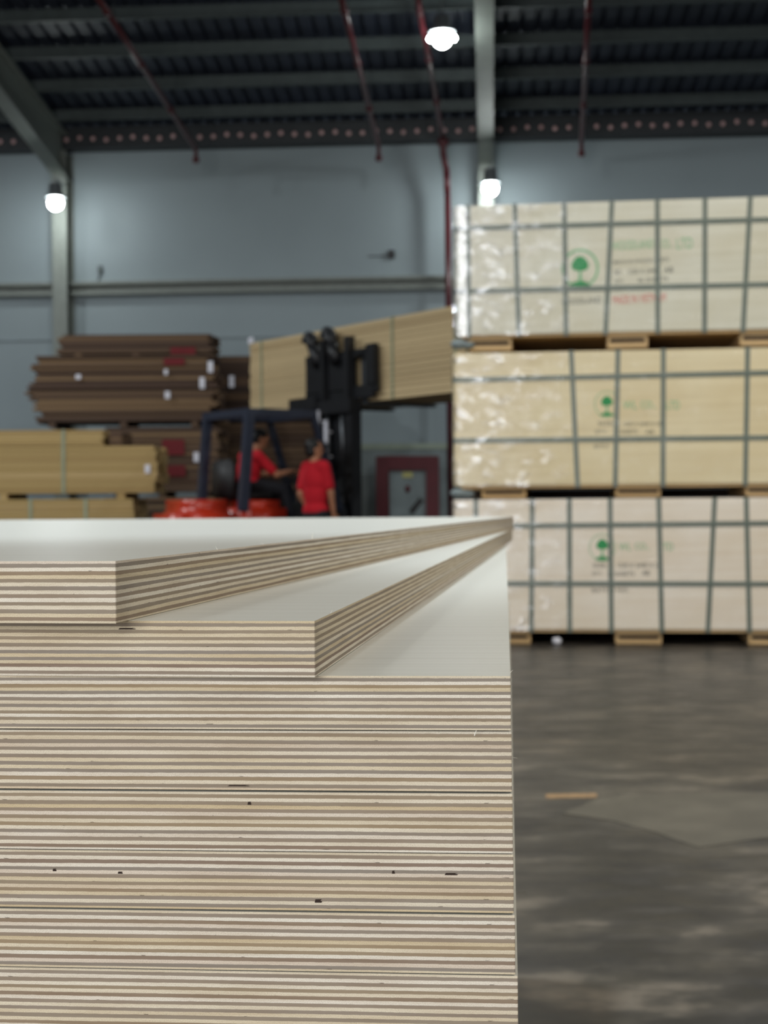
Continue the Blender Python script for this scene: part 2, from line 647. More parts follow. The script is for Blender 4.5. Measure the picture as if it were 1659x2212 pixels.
def portal(cx):
    c = MB()
    w2 = 0.13
    c.box(cx - w2, cx + w2, -0.50, -0.485, 0, EAVE - 0.1).box(cx - w2, cx + w2, -0.05, -0.035, 0, EAVE - 0.1).box(cx - 0.005, cx + 0.005, -0.485, -0.05, 0, EAVE - 0.1)
    c.box(cx - 0.2, cx + 0.2, -0.55, -0.0, 0, 0.02)
    struct(put(c.build('column', M['beam'])))
    r = MB()

    def hbox(v0, v1, za, zb, ta, tb, hw):
        vs = [(cx + sx * hw, -v, z) for v, z0, z1 in ((v0, za, za + ta), (v1, zb, zb + tb)) for z in (z0, z1) for sx in (-1, 1)]
        r.add(vs, [(0, 1, 3, 2), (4, 6, 7, 5), (0, 4, 5, 1), (2, 3, 7, 6), (0, 2, 6, 4), (1, 5, 7, 3)])
    for v0, v1, d0, d1 in ((0.05, 9.0, 0.78, 0.5), (9.0, 26.0, 0.5, 0.5)):
        a0, a1 = roof_z(v0) - d0, roof_z(v1) - d1
        hbox(v0, v1, a0, a1, 0.015, 0.015, w2)
        hbox(v0, v1, roof_z(v0) - 0.02, roof_z(v1) - 0.02, 0.015, 0.015, w2)
        hbox(v0, v1, a0 + 0.01, a1 + 0.01, d0 - 0.03, d1 - 0.03, 0.005)
    struct(put(r.build('rafter_beam', M['beam'])))


CX1, CX2 = wall_x(136, 600, 0.3), wall_x(1050, 380, 0.3)
BAY = CX2 - CX1
for cx in (CX1 - BAY, CX1, CX2, CX2 + BAY):
    portal(cx)

# horizontal girt rail half way up the wall
g = MB()
GZ = 4.86
for a, b in ((-22, 22),):
    g.box(a, b, -0.012, 0, GZ - 0.11, GZ + 0.11).box(a, b, -0.16, 0, GZ + 0.1, GZ + 0.115).box(a, b, -0.16, -0.0, GZ - 0.115, GZ - 0.1).box(a, b, -0.16, -0.15, GZ - 0.1, GZ - 0.06)
    g.box(a, b, -0.16, -0.15, GZ + 0.06, GZ + 0.1)
struct(put(g.build('trim_1', M['beam'])))
g = MB().box(-22, 22, -0.03, 0, 3.96, 4.0)
struct(put(g.build('trim_2', M['wall'])))

# floor: pale worn patch and a short yellow line
pp = [at_floor(px, py) for px, py in ((1300, 1722), (1470, 1716), (1659, 1712), (1790, 1716), (1800, 1800), (1640, 1812), (1510, 1832), (1420, 1800), (1330, 1775), (1215, 1757))]
M['patch'] = paint('pale_concrete_patch', (68, 63, 54), 0.42, var=0.3, scale=5)
pz = MB().prism([(p.x, p.y) for p in pp], 0.0, 0.0012, 'xy').build('floor_patch', M['patch'])
struct(pz)
M['yellowline'] = paint('worn_yellow_line_paint', (128, 100, 66), 0.6, var=0.3, scale=30)
pl = [at_floor(px, py) for px, py in ((1178, 1716), (1288, 1714), (1290, 1723), (1180, 1725))]
struct(MB().prism([(p.x, p.y) for p in pl], 0.0, 0.0012, 'xy').build('floor_line', M['yellowline']))

# ------------------------------------------------------------------ foreground: plywood sheets
T0 = 0.605


def sheet(name, label, corner, yaw, th, group='plywood sheets of the near stack', w=1.22, L=2.44):
    """corner = top near right corner; sheet runs left and away"""
    bm = bmesh.new()
    bmesh.ops.create_cube(bm, size=1.0)
    for v in bm.verts:
        v.co = V(((v.co.x - 0.5) * w, (v.co.y + 0.5) * L, (v.co.z - 0.5) * th))
    bmesh.ops.bevel(bm, geom=list(bm.edges), offset=0.0002, segments=2, affect='EDGES')
    me = bpy.data.meshes.new(name)
    bm.to_mesh(me)
    bm.free()
    me.materials.append(M['ply'])
    o = bpy.data.objects.new(name, me)
    COL.objects.link(o)
    o.location = corner
    o.rotation_euler = (0, 0, -yaw)
    return tag(o, label, 'plywood sheet', group)


def yaw_to(p, far_px, far_y):
    x = (far_px - CX) / F_PX * far_y
    return math.asin((x - p.x) / 2.44)


seam = [1212.0, 1346.0, 1468.6, 1591.5, 1726.0, 1858.5, 1989.5, 2121.0, 2252.0]
P1 = at(250, 1212, T0)
P2 = at(680, 1341, T0 + 0.006)
P3 = at(1103, 1467, T0 + 0.006)
ZT = [P1.z]
for k in range(1, len(seam)):
    ZT.append(ZT[-1] - (seam[k] - seam[k - 1]) / F_PX * (T0 + (0.004 if k in (2, 3) else 0.006)))
P2.z, P3.z = ZT[1], ZT[2]
SLABELS = [
    'topmost plywood sheet, slid furthest aside on the near stack',
    'second plywood sheet from the top, slid half aside under the topmost sheet',
    'third plywood sheet from the top, its pale face bared by the two slid sheets',
    'fourth plywood sheet from the top, under the wide black gap',
    'fifth plywood sheet from the top, with a small square hole near its top edge',
    'sixth plywood sheet from the top, with a row of dark flecks in an upper ply',
    'seventh plywood sheet from the top, below the sheet with dark flecks',
    'lowest plywood sheet in view, cut by the bottom of the frame',
]
GAP = [0.00005, 0.0001, 0.0009, 0.0006, 0.0006, 0.0006, 0.0005, 0.0005]
sheets = []
corners = [P1, P2, P3]
for k, (px, dy) in enumerate(((1105.5, 0.0095), (1107.5, 0.008), (1109.5, 0.009), (1113, 0.008), (1119, 0.008))):
    p = at(px, (seam[3 + k] + seam[4 + k]) / 2, T0 + dy)
    p.z = ZT[3 + k]
    corners.append(p)
yaws = [yaw_to(P1, 1109, 3.02), yaw_to(P2, 1106, 3.04), yaw_to(P3, 1092, 3.05)] + [math.radians(a) for a in (4.4, 4.4, 4.42, 4.48, 4.6)]
for k in range(8):
    c = corners[k].copy()
    th = ZT[k] - ZT[k + 1] - GAP[k]
    sheets.append(sheet('plywood_sheet', SLABELS[k], c, yaws[k], th))


def on_front(k, px, py):
    """point of sheet k's front face, in the sheet's own frame"""
    o = sheets[k]
    n = V((-math.sin(yaws[k]), -math.cos(yaws[k]), 0))
    return local(o, at_plane(px, py, o.location, n))


def chip(k, px, py, w, h, name='knot_hole'):
    p = on_front(k, px, py)
    b = MB()
    s = F_PX / T0
    w, h = w / s, h / s
    poly = [(p.x - w / 2, p.z - h / 2), (p.x + w * 0.4, p.z - h * 0.5), (p.x + w / 2, p.z - h * 0.1), (p.x + w * 0.25, p.z + h * 0.1), (p.x + w * 0.45, p.z + h / 2), (p.x - w * 0.4, p.z + h * 0.45)]
    c = b.prism(poly, -0.00006, 0.0002).build(name, M['void'], sheets[k])
    c['label'] = 'small dark hole in the plies'
    return c


chip(4, 539, 1735, 9, 7)
chip(5, 688, 1946, 17, 8)
chip(1, 275, 1358, 42, 3.5, 'crack')
chip(3, 516, 1697, 52, 3, 'crack')
chip(5, 260, 1885, 12, 5, 'dark_fleck')
chip(5, 118, 1879, 9, 6, 'dark_fleck')
chip(5, 850, 1884, 7, 7, 'dark_fleck')
chip(5, 975, 1888, 30, 5, 'dark_fleck')


def splinter(k, p, d, r=0.0001):
    b = MB()
    p, d = V(p), V(d)
    b.tube(p, p + d * 0.5, r, r * 0.9, 6).tube(p + d * 0.5, p + d + V((0.0002, 0, 0)), r * 0.9, r * 0.3, 6)
    return b.build('splinter', M['splinter'], sheets[k])


splinter(2, on_front(2, 1025, 1590) + V((0, -0.0002, 0.0002)), (0.0006, -0.0005, 0.0022), 0.00022)
splinter(0, (-0.0002, 0.40, 0.0), (0.0004, 0.0, 0.0042), 0.00025)
splinter(0, (-0.0008, 0.16, 0.0), (-0.001, 0.0, 0.0016), 0.00012)
splinter(0, (-0.0003, 0.26, 0.0), (-0.002, 0.0, 0.0009), 0.00012)
splinter(1, (-0.0004, 0.045, 0.0), (0.0005, 0.0, 0.0014), 0.0001)
splinter(2, (-0.0002, 0.012, 0.0), (0.0011, 0, 0.0012), 0.00008)
splinter(3, (0.0, 0.004, -0.011), (0.0022, 0, -0.0004), 0.00007)

# the rest of the stack below the frame
ls = thing('plywood_pack', 'lower part of the near plywood stack, below the frame', 'plywood pack', (corners[7].x, corners[7].y, 0), -math.radians(4.42))
n_low = int((ZT[8] - 0.10) / 0.0243)
t_low = (ZT[8] - 0.10) / n_low
low = MB().box(-1.22, 0, 0, 2.44, 0, t_low - 0.0004).build('plywood_sheet', M['ply'], ls)
low.location = (0, 0, 0.10)
for k in range(1, n_low):
    q = low.copy()
    COL.objects.link(q)
    q.parent = ls
    q.location = (0.0012 * math.sin(k * 2.1), 0.001 * math.sin(k * 1.3), 0.10 + k * t_low)
for y in (0.2, 1.12, 2.04):
    MB().box(-1.22, 0, y, y + 0.2, 0, 0.10).build('skid', M['skid'], ls, bevel=0.004)

# ------------------------------------------------------------------ strapped plywood packs on the right
PYAW = math.radians(-7.0)
PD = V((math.sin(-PYAW), math.cos(PYAW), 0))    # away from the camera
PU = V((math.cos(PYAW), math.sin(PYAW), 0))     # to the right, nearer
FC = at_floor(1380, 1392)
FRONT_N = -PD


def text_mesh(root, txt, mat, x0, z0, width, height, name='stencil_lettering', slant=0.0):
    cu = bpy.data.curves.new('txt', 'FONT')
    cu.body = txt
    cu.size = 1.0
    cu.extrude = 0.0
    ob = bpy.data.objects.new('txt', cu)
    COL.objects.link(ob)
    dg = bpy.context.evaluated_depsgraph_get()
    me = bpy.data.meshes.new_from_object(ob.evaluated_get(dg))
    bpy.data.objects.remove(ob)
    xs = [v.co.x for v in me.vertices]
    ys = [v.co.y for v in me.vertices]
    ax, bx, ay, by = min(xs), max(xs), min(ys), max(ys)
    for v in me.vertices:
        x = x0 + (v.co.x - ax) / (bx - ax) * width
        z = z0 + (v.co.y - ay) / (by - ay) * height + slant * (x - x0)
        v.co = (x, -0.0015, z)
    me.materials.clear()
    me.materials.append(mat)
    o = bpy.data.objects.new(name, me)
    COL.objects.link(o)
    o.parent = root
    return o


def logo(root, cx, cz, s, ring_w):
    """tree on a mound inside an oval ring; s = ring half height"""
    def flat(poly):
        return MB().prism(poly, -0.0016, -0.0009)
    crown = []
    for k in range(28):
        a = 2 * math.pi * k / 28
        r = 0.44 + 0.035 * math.cos(3 * (a - math.pi / 2)) + 0.02 * math.cos(9 * a)
        crown.append((cx + s * r * math.cos(a) * 0.98, cz + s * (0.22 + r * math.sin(a) * 0.86)))
    flat(crown).build('logo_tree_crown', M['ink_green'], root)
    flat([(cx - 0.10 * s, cz - 0.62 * s), (cx + 0.10 * s, cz - 0.62 * s), (cx + 0.05 * s, cz - 0.1 * s), (cx - 0.05 * s, cz - 0.1 * s)]).build('logo_tree_trunk', M['ink_faint'], root)
    md = [(cx + s * 0.52 * math.cos(a), cz - 0.92 * s + s * 0.28 * math.sin(a)) for a in (math.pi * k / 12 for k in range(13))]
    flat(md).build('logo_mound', M['ink_green'], root)
    rg = MB()
    n = 48
    vs = []
    for r in (1.0, 1.0 - ring_w):
        for y in (-0.0016, -0.0009):
            vs += [(cx + s * 0.95 * r * math.cos(2 * math.pi * k / n), y, cz + s * r * math.sin(2 * math.pi * k / n)) for k in range(n)]
    fs = []
    for k in range(n):
        j = (k + 1) % n
        fs += [(k, j, 2 * n + j, 2 * n + k), (n + k, 3 * n + k, 3 * n + j, n + j), (k, n + k, n + j, j), (2 * n + k, 2 * n + j, 3 * n + j, 3 * n + k)]
    rg.add(vs, fs).build('logo_ring', M['ink_faint'], root)


def pack(label, base_py, mat, left_px, ply_bot, ply_top, feet, vstraps, hstraps, strip):
    base = at_plane(1380, base_py, FC, FRONT_N)
    root = thing('plywood_pack', label, 'plywood pack', base, PYAW, 'strapped plywood packs')

    def lp(px, py):
        return local(root, at_plane(px, py, FC, FRONT_N))
    x0 = lp(left_px, (ply_bot + ply_top) / 2).x
    x1 = x0 + 2.46
    zb, zt = lp(1380, ply_bot).z, lp(1380, ply_top).z
    if zb < 0.03:
        zb = 0.03
    MB().box(x0, x1, 0, 1.24, zb + 0.018, zt).build('plywood_block', mat, root, bevel=0.006)
    MB().box(x0 + 0.05, x1 - 0.03, 0.012, 1.22, zb, zb + 0.018).build('bottom_board', M['skid'], root)
    for a, b_ in feet:
        xa, xb = lp(a, base_py).x, lp(b_, base_py).x
        sk = MB().box(xa, xb, 0.03, 1.2, 0, zb - 0.002)
        sk.build('skid', M['skid'], root, bevel=0.004)
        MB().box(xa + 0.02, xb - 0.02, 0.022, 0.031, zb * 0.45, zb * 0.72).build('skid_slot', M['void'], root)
    MB().box(x0 + 0.05, x1 - 0.03, 1.201, 1.222, 0, zb - 0.002).build('gap_shade_board', M['darkbrown'], root)  # dark board added to make the gap under the pack look shaded
    zc = zt + 0.002
    for pt, pb in vstraps:
        xt, xb = lp(pt, ply_top).x, lp(pb, ply_bot).x
        s = MB()
        hw = 0.0155
        vs = [(x + sx * hw, y, z) for x, z in ((xb, zb), (xt, zc)) for sx in (-1, 1) for y in (-0.006, -0.003)]
        s.add(vs, [(0, 1, 3, 2), (4, 6, 7, 5), (0, 2, 6, 4), (1, 5, 7, 3), (0, 4, 5, 1), (2, 3, 7, 6)])
        s.box(xt - hw, xt + hw, -0.006, 1.246, zc, zc + 0.003).box(xt - hw, xt + hw, 1.243, 1.246, zb, zc)
        s.build('vertical_strap', M['strap'], root)
    for pl_, pr in hstraps:
        za, zr = lp(left_px, pl_).z, lp(1659, pr).z
        xr = lp(1659, pr).x
        sl = (zr - za) / (xr - x0)
        s = MB()
        vs = []
        hh = 0.0155
        for x in (x0 - 0.003, x1 + 0.003):
            zz = za + sl * (x - x0)
            vs += [(x, y, zz + sz * hh) for sz in (-1, 1) for y in (-0.009, -0.006)]
        s.add(vs, [(0, 1, 3, 2), (4, 6, 7, 5), (0, 2, 6, 4), (1, 5, 7, 3), (0, 4, 5, 1), (2, 3, 7, 6)])
        s.box(x0 - 0.006, x0 - 0.003, -0.009, 1.24, za - hh, za + hh)
        zz = za + sl * (x1 - x0)
        s.box(x1 + 0.003, x1 + 0.006, -0.009, 1.24, zz - hh, zz + hh)
        s.build('horizontal_strap', M['strap'], root)
    # clear stretch film round the left end of the pack
    f = MB()
    nx, nz = 60, 16
    fw = x1 - x0 + 0.02
    grid = []
    for i in range(nx + 1):
        for j in range(nz + 1):
            u = -0.22 + (fw + 0.22) * i / nx
            z = zb + 0.01 + (zt - zb - 0.012) * j / nz
            wob = 0.0025 * math.sin(i * 2.3 + j * 1.1) + 0.002 * math.sin(j * 3.1 - i)
            edge = 0
            if u < 0:
                grid.append((x0 - 0.012 + wob, -0.014 - u, z))
            else:
                grid.append((x0 - 0.012 + u + edge, -0.014 + wob, z))
    fs = [(i * (nz + 1) + j, (i + 1) * (nz + 1) + j, (i + 1) * (nz + 1) + j + 1, i * (nz + 1) + j + 1) for i in range(nx) for j in range(nz)]
    fo = f.add(grid, fs).build('stretch_film', M['film'], root, smooth=True)
    uv = fo.data.uv_layers.new(name='along_pack')
    for lpo in fo.data.loops:
        co = fo.data.vertices[lpo.vertex_index].co
        uv.data[lpo.index].uv = (max(0.0, (co.x - x0 - strip) / (x1 - x0)) if co.y < 0.02 else 0.0, (co.z - zb) / (zt - zb))
    # loose tail of the film at the lower left corner
    tl = MB()
    tl.ball((x0 + 0.03, 0.02, zb * 0.55), (0.06, 0.05, zb * 0.42), 14, 8).ball((x0 + 0.09, 0.03, zb * 0.45), (0.05, 0.05, zb * 0.3), 12, 8)
    tl.build('film_tail', M['panel_grey'], root, smooth=True)
    return root, lp, (x0, x1, zb, zt)


def rect(lp, px0, py0, px1, py1):
    a, c = lp(px0, py1), lp(px1, py0)
    return a.x, a.z, c.x - a.x, c.z - a.z


pk, lp, dm = pack('pinkish white plywood pack standing on the floor, lowest of the strapped packs', 1392, M['pack_pink'], 980, 1366, 1077,
                  ((1040, 1146), (1330, 1430), (1618, 1722)),
                  ((1028, 1030), (1150, 1148), (1230, 1231), (1318, 1321), (1423, 1430), (1544, 1529), (1612, 1619), (1722, 1725)),
                  ((1137, 1130), (1260, 1261)), 0.03)
c = lp(1301, 1183)
logo(pk, c.x, c.z, 0.092, 0.06)
for px0, w_, t_ in ((1337, 26, 'WL'), (1372, 30, 'CO.,'), (1424, 30, 'LTD')):
    x, z, wd, ht = rect(lp, px0, 1173, px0 + w_, 1189)
    text_mesh(pk, t_, M['ink_faint'], x, z, wd, ht)
for px0, y0, y1, w_, t_ in ((1281, 1217, 1226, 30, 'SIZE:'), (1334, 1216, 1226, 92, '1220 X 2440 X 25'), (1279, 1235, 1244, 22, 'QTY:'), (1312, 1235, 1244, 58, '36 SHEETS'), (1387, 1232, 1243, 16, 'AB'),
                            (1279, 1256, 1264, 96, 'GLUE: MELAMINE'), (1279, 1271, 1279, 80, 'BATCH NO.')):
    x, z, wd, ht = rect(lp, px0, y0, px0 + w_, y1)
    text_mesh(pk, t_, M['ink_black'], x, z, wd, ht)

pk, lp, dm = pack('yellowish plywood pack in the middle of the strapped packs', 1074, M['pack_yellow'], 980, 1052, 756,
                  ((1040, 1136), (1330, 1428), (1612, 1716)),
                  ((1234, 1248), (1335, 1329), (1433, 1432), (1615, 1610), (1716, 1712)),
                  ((821, 805), (952, 945)), 0.025)
c = lp(1311, 873)
logo(pk, c.x, c.z, 0.088, 0.06)
for px0, w_, t_ in ((1346, 30, 'WL'), (1384, 32, 'CO.,'), (1440, 28, 'LTD')):
    x, z, wd, ht = rect(lp, px0, 866, px0 + w_, 884)
    text_mesh(pk, t_, M['ink_faint'], x, z, wd, ht)
for px0, y0, y1, w_, t_ in ((1292, 910, 919, 34, 'SIZE:'), (1346, 911, 920, 82, '1220 X 2440 X 25'), (1285, 928, 937, 26, 'QTY:'), (1326, 928, 937, 50, '36 SHEETS'), (1394, 929, 937, 18, 'AB'),
                            (1285, 947, 955, 100, 'GLUE: MELAMINE'), (1284, 960, 968, 30, 'BATCH')):
    x, z, wd, ht = rect(lp, px0, y0, px0 + w_, y1)
    text_mesh(pk, t_, M['ink_black'], x, z, wd, ht)

pk, lp, dm = pack('greenish white plywood pack on top of the strapped packs, with red stencil', 750, M['pack_white'], 981, 722, 433,
                  ((1012, 1105), (1312, 1400), (1600, 1690)),
                  ((1011, 1013), (1112, 1121), (1219, 1223), (1322, 1308), (1420, 1421), (1523, 1522), (1621, 1605), (1716, 1708)),
                  ((494, 474), (630, 614)), 0.09)
c = lp(1253, 580)
logo(pk, c.x, c.z, 0.132, 0.12)
x, z, wd, ht = rect(lp, 1322, 520, 1412, 541)
text_mesh(pk, 'WOODLAND', M['ink_faint'], x, z, wd, ht, slant=0.035)
x, z, wd, ht = rect(lp, 1428, 517, 1450, 538)
text_mesh(pk, 'CO.,', M['ink_faint'], x, z, wd, ht)
x, z, wd, ht = rect(lp, 1462, 514, 1496, 538)
text_mesh(pk, 'LTD', M['ink_faint'], x, z, wd, ht, slant=0.03)
for px0, y0, y1, w_, t_ in ((1325, 560, 571, 120, 'BIRCH PLYWOOD SHEETS'), (1327, 582, 593, 16, 'NO.'), (1357, 581, 592, 62, '1220 X 2440'), (1434, 577, 589, 20, 'AB'), (1328, 604, 614, 18, 'QTY'), (1377, 600, 610, 66, '36 SHEETS')):
    x, z, wd, ht = rect(lp, px0, y0, px0 + w_, y1)
    text_mesh(pk, t_, M['ink_black'], x, z, wd, ht, slant=0.03)
x, z, wd, ht = rect(lp, 1212, 644, 1299, 659)
text_mesh(pk, 'WOODLAND', M['ink_black'], x, z, wd, ht, slant=0.03)
x, z, wd, ht = rect(lp, 1324, 637, 1438, 657)
text_mesh(pk, 'MADE IN VIETNAM', M['ink_red'], x, z, wd, ht, slant=0.035)

# crumpled white scrap on the floor in front of the lowest pack
p = at_floor(1203, 1391)
bm_ = MB()
for k in range(7):
    a = k * 0.9
    bm_.ball((0.016 * math.cos(a), 0.014 * math.sin(a), 0.022 + 0.006 * math.sin(a * 2)), (0.018, 0.016, 0.016 + 0.004 * (k % 3)), 8, 6)
sc_ = bm_.build('plastic_scrap', M['whitepaper'], remesh=0.006)
sc_.location = (p.x, p.y, -0.001)
tag(sc_, 'small crumpled white scrap on the floor before the lowest strapped pack', 'scrap')

# ------------------------------------------------------------------ lumber bundles
UNIT = {}


def unit_board(mat):
    if mat.name not in UNIT:
        me = MB().box(-0.5, 0.5, -0.5, 0.5, -0.5, 0.5).build('board', mat, None, bevel=0.02, segs=1)
        UNIT[mat.name] = me.data
        bpy.data.objects.remove(me)
    return UNIT[mat.name]


def bundle(label, origin, rotz, L, D, H, n_layers, n_deep, mat, jit_end=0.05, jit_front=0.012, group=None, straps=(), strap_mat=None, profile=None, name='lumber_bundle', base=0.08, tags=(), marks=()):
    """origin = front left floor corner; x along the boards, y away"""
    root = thing(name, label, 'lumber', origin, rotz, group)
    t = (H - base) / n_layers
    rng = random.Random(hash(label) % 1000 if False else sum(map(ord, label)))
    for i in range(n_layers):
        zc = base + t * (i + 0.5)
        x0, x1 = (0, L) if profile is None else profile((i + 0.5) / n_layers)
        wd = D / n_deep
        for j in range(n_deep):
            a = x0 + rng.uniform(-jit_end, jit_end)
            b_ = x1 + rng.uniform(-jit_end, jit_end)
            o = bpy.data.objects.new('board', unit_board(mat))
            COL.objects.link(o)
            o.parent = root
            fy = rng.uniform(-jit_front, jit_front)
            o.location = ((a + b_) / 2, wd * (j + 0.5) + fy, zc)
            o.scale = (b_ - a, wd * 0.97, t * rng.uniform(0.86, 0.96))
    if base > 0:
        for fx in (0.12, 0.5, 0.88):
            MB().box(L * fx - 0.05, L * fx + 0.05, 0.02, D - 0.02, 0, base - 0.001).build('bearer', mat, root)
    for sx in straps:
        s = MB()
        y0 = -jit_front - 0.006
        s.box(sx - 0.02, sx + 0.02, y0, y0 + 0.003, base, H + 0.004).box(sx - 0.02, sx + 0.02, y0, D + 0.02, H + 0.002, H + 0.005).box(sx - 0.02, sx + 0.02, D + 0.017, D + 0.02, base, H + 0.004)
        s.build('strap', strap_mat or M['palestrap'], root)
    for (tx, tz, tw, th) in tags:
        c = MB()
        yy = -jit_front - 0.012
        tw, th = tw * 0.8, th * 0.8
        c.box(tx - tw / 2, tx + tw / 2, yy - 0.004, yy, tz - th / 2, tz + th / 2)
        q = c.build('paper_tag', M['tag'], root)
        q['label'] = 'small white paper tag'
    for (tx, tz, tw, th) in marks:
        yy = -jit_front - 0.006
        q = MB().box(tx - tw / 2, tx + tw / 2, yy - 0.002, yy, tz - th / 2, tz + th / 2).build('red_mark', M['redmark'], root)
        q['label'] = 'dark red painted mark'
    return root


def span(px0, px1, y_top, y_bot, Y):
    a, b_ = at(px0, y_top, Y), at(px1, y_top, Y)
    zb = at((px0 + px1) / 2, y_bot, Y).z
    zt = at((px0 + px1) / 2, y_top, Y).z
    return a.x, b_.x, zb, zt


G1 = 'weathered brown lumber bundles by the back wall'
# three brown bundles one on another
YB = 22.0
xa, xb, zb1, zt1 = span(62, 468, 768, 922, YB)
xl0, xl1 = at(225, 1000, YB).x, at(474, 1000, YB).x
bundle('weathered brown lumber bundle at the bottom of the tall brown pile', (xl0, YB, 0), 0, xl1 - xl0, 1.15, zb1 * 0.52, 20, 4, M['brown'], group=G1)
bundle('weathered brown lumber bundle with a red mark, under the bulging brown bundle', (xl0, YB, zb1 * 0.52), 0, xl1 - xl0, 1.15, zb1 * 0.48, 20, 4, M['brown'], group=G1,
       tags=((xl1 - xl0 - 0.33, 0.72 * 0.8, 0.09, 0.17),), marks=((1.0, 0.72, 0.32, 0.22), (1.02, 0.38, 0.3, 0.16)))


def bulge(f):
    L = xb - xa
    return (0.05 + 0.85 * max(0, f - 0.8) ** 1.3 + (0.35 if 0.62 < f < 0.66 else 0) * 0 + 0.10 * math.sin(f * 9) * (1 - f), L - 0.10 * f)


bundle('weathered brown lumber bundle with a bulging ragged end, high on the brown pile', (xa, YB - 0.02, zb1), 0, xb - xa, 1.15, zt1 - zb1, 24, 4, M['brown'], jit_end=0.09, jit_front=0.02, group=G1, profile=bulge,
       tags=((2.0, 0.45, 0.09, 0.13), (0.72, 0.72, 0.09, 0.08), (1.98, 0.78, 0.06, 0.1), (2.5, 0.62, 0.09, 0.2), (2.62, 0.85, 0.09, 0.2)), marks=((2.1, 0.93, 0.3, 0.1),))
xa2, xb2, zb2, zt2 = span(128, 456, 722, 768, YB)
bundle('flat brown lumber bundle lying on top of the brown pile', (xa2, YB, zt1 + 0.0), 0, xb2 - xa2, 1.1, zt2 - zt1, 7, 4, M['brown'], group=G1, base=0.03, marks=((1.78, 0.06, 0.36, 0.1),))
# dark pile behind, right of it
xa, xb, zb3, zt3 = span(442, 700, 768, 900, 23.8)
bundle('dark brown lumber bundle behind the forklift cab, under another', (xa, 23.8, 0), 0, xb - xa, 1.1, zb3, 24, 3, M['darkbrown'], group=G1)
bundle('dark brown lumber bundle behind the raised load, beside the tall brown pile', (xa, 23.8, zb3), 0, xb - xa, 1.1, zt3 - zb3, 20, 4, M['darkbrown'], group=G1, jit_end=0.06,
       tags=((0.42, 0.55, 0.1, 0.22),))
# yellow bundles on the left
G2 = 'fresh yellow lumber bundles on the left'
YY = 18.6
xa, xb, zb4, zt4 = span(-330, 340, 965, 1066, YY)
z0 = at(150, 1078, YY).z


def ystep(f):
    return (0, xb - xa - 0.03)


bundle('fresh yellow lumber bundle lowest on the left, with two pale straps', (at(-330, 1090, YY).x, YY, 0), 0, at(288, 1090, YY).x - at(-330, 1090, YY).x, 1.1, z0, 20, 4, M['yellow'], jit_end=0.012, jit_front=0.006, group=G2,
       straps=tuple(at(px, 1090, YY).x - at(-330, 1090, YY).x for px in (66, 185)))
bundle('fresh yellow lumber bundle with ragged right end, between two yellow bundles', (xa, YY, z0), 0, xb - xa, 1.1, zt4 - z0, 9, 4, M['yellow'], jit_end=0.03, jit_front=0.006, group=G2, base=0.07,
       profile=lambda f: (0, (xb - xa) * (0.995 if f > 0.25 else 0.985)), straps=(at(137, 1000, YY).x - xa,), tags=((xb - xa - 0.12, 0.36, 0.08, 0.13),))
zt5 = at(100, 930, YY).z
xe = at(222, 940, YY).x
bundle('thin yellow lumber bundle lying on top at the left', (xa, YY, zt4 + 0.006), 0, xe - xa, 1.1, zt5 - zt4, 5, 4, M['yellow'], jit_end=0.02, jit_front=0.006, group=G2, base=0.0, straps=(at(137, 945, YY).x - xa,))
# stub ends of short boards behind, right of the thin bundle
xs0, xs1 = at(224, 940, YY).x, at(256, 940, YY).x
bundle('short stub of brown board ends beside the thin yellow bundle', (xs0 + 0.05, YY + 0.1, zt4 + 0.006), 0, xs1 - xs0 - 0.03, 0.8, zt5 - zt4 - 0.02, 5, 3, M['brown'], jit_end=0.012, group=G2, base=0.0)

# ------------------------------------------------------------------ forklift
FO = V((-0.57, 18.6, 0))
FYAW = math.atan2(0.57, 0.82)
fk = thing('forklift', 'orange and black forklift raising a tan lumber load', 'forklift', FO, FYAW)


def fbar(m, a, b_, w_, h_):
    m.bar(a, b_, w_, h_)
    return m


cw = MB()
cw.box(-2.30, -1.55, -0.5, 0.5, 0.28, 1.04)
cw.build('counterweight', M['orange'], fk, smooth=True, bevel=0.16, segs=5)
MB().box(-1.56, -0.95, -0.47, 0.47, 0.55, 1.03).build('hood', M['orange'], fk, smooth=True, bevel=0.09, segs=4)
MB().box(-1.55, -0.1, -0.48, 0.48, 0.22, 0.56).build('chassis', M['black'], fk, bevel=0.03)
MB().box(-0.42, -0.16, -0.47, 0.47, 0.54, 1.02).build('dashboard', M['black'], fk, bevel=0.05)
st = MB().box(-1.5, -1.0, -0.24, 0.24, 1.03, 1.12)
st.build('seat', M['seat'], fk, smooth=True, bevel=0.04)
MB().box(-1.62, -1.52, -0.24, 0.24, 1.05, 1.5).build('backrest', M['seat'], fk, smooth=True, bevel=0.04)
# overhead guard
RZ = 2.03
for y in (-0.5, 0.5):
    m = MB()
    m.bar((-1.60, y, 0.9), (-1.50, y, RZ), 0.13 if y < 0 else 0.11, 0.10, (1, 0, 0))
    m.build('guard_pillar', M['guard'], fk, bevel=0.015)
    m = MB()
    m.bar((-0.28, y, 0.9), (-0.66, y, RZ), 0.09, 0.07, (1, 0, 0))
    m.build('guard_pillar', M['guard'], fk, bevel=0.012)
m = MB()
for y in (-0.5, 0.5):
    m.bar((-1.55, y, RZ), (-0.62, y, RZ), 0.09, 0.09)
for x in (-1.5, -0.66):
    m.bar((x, -0.5, RZ), (x, 0.5, RZ), 0.09, 0.09)
for x in (-1.32, -1.16, -1.0, -0.84):
    m.bar((x, -0.47, RZ), (x, 0.47, RZ), 0.04, 0.05)
m.build('guard_roof', M['guard'], fk)
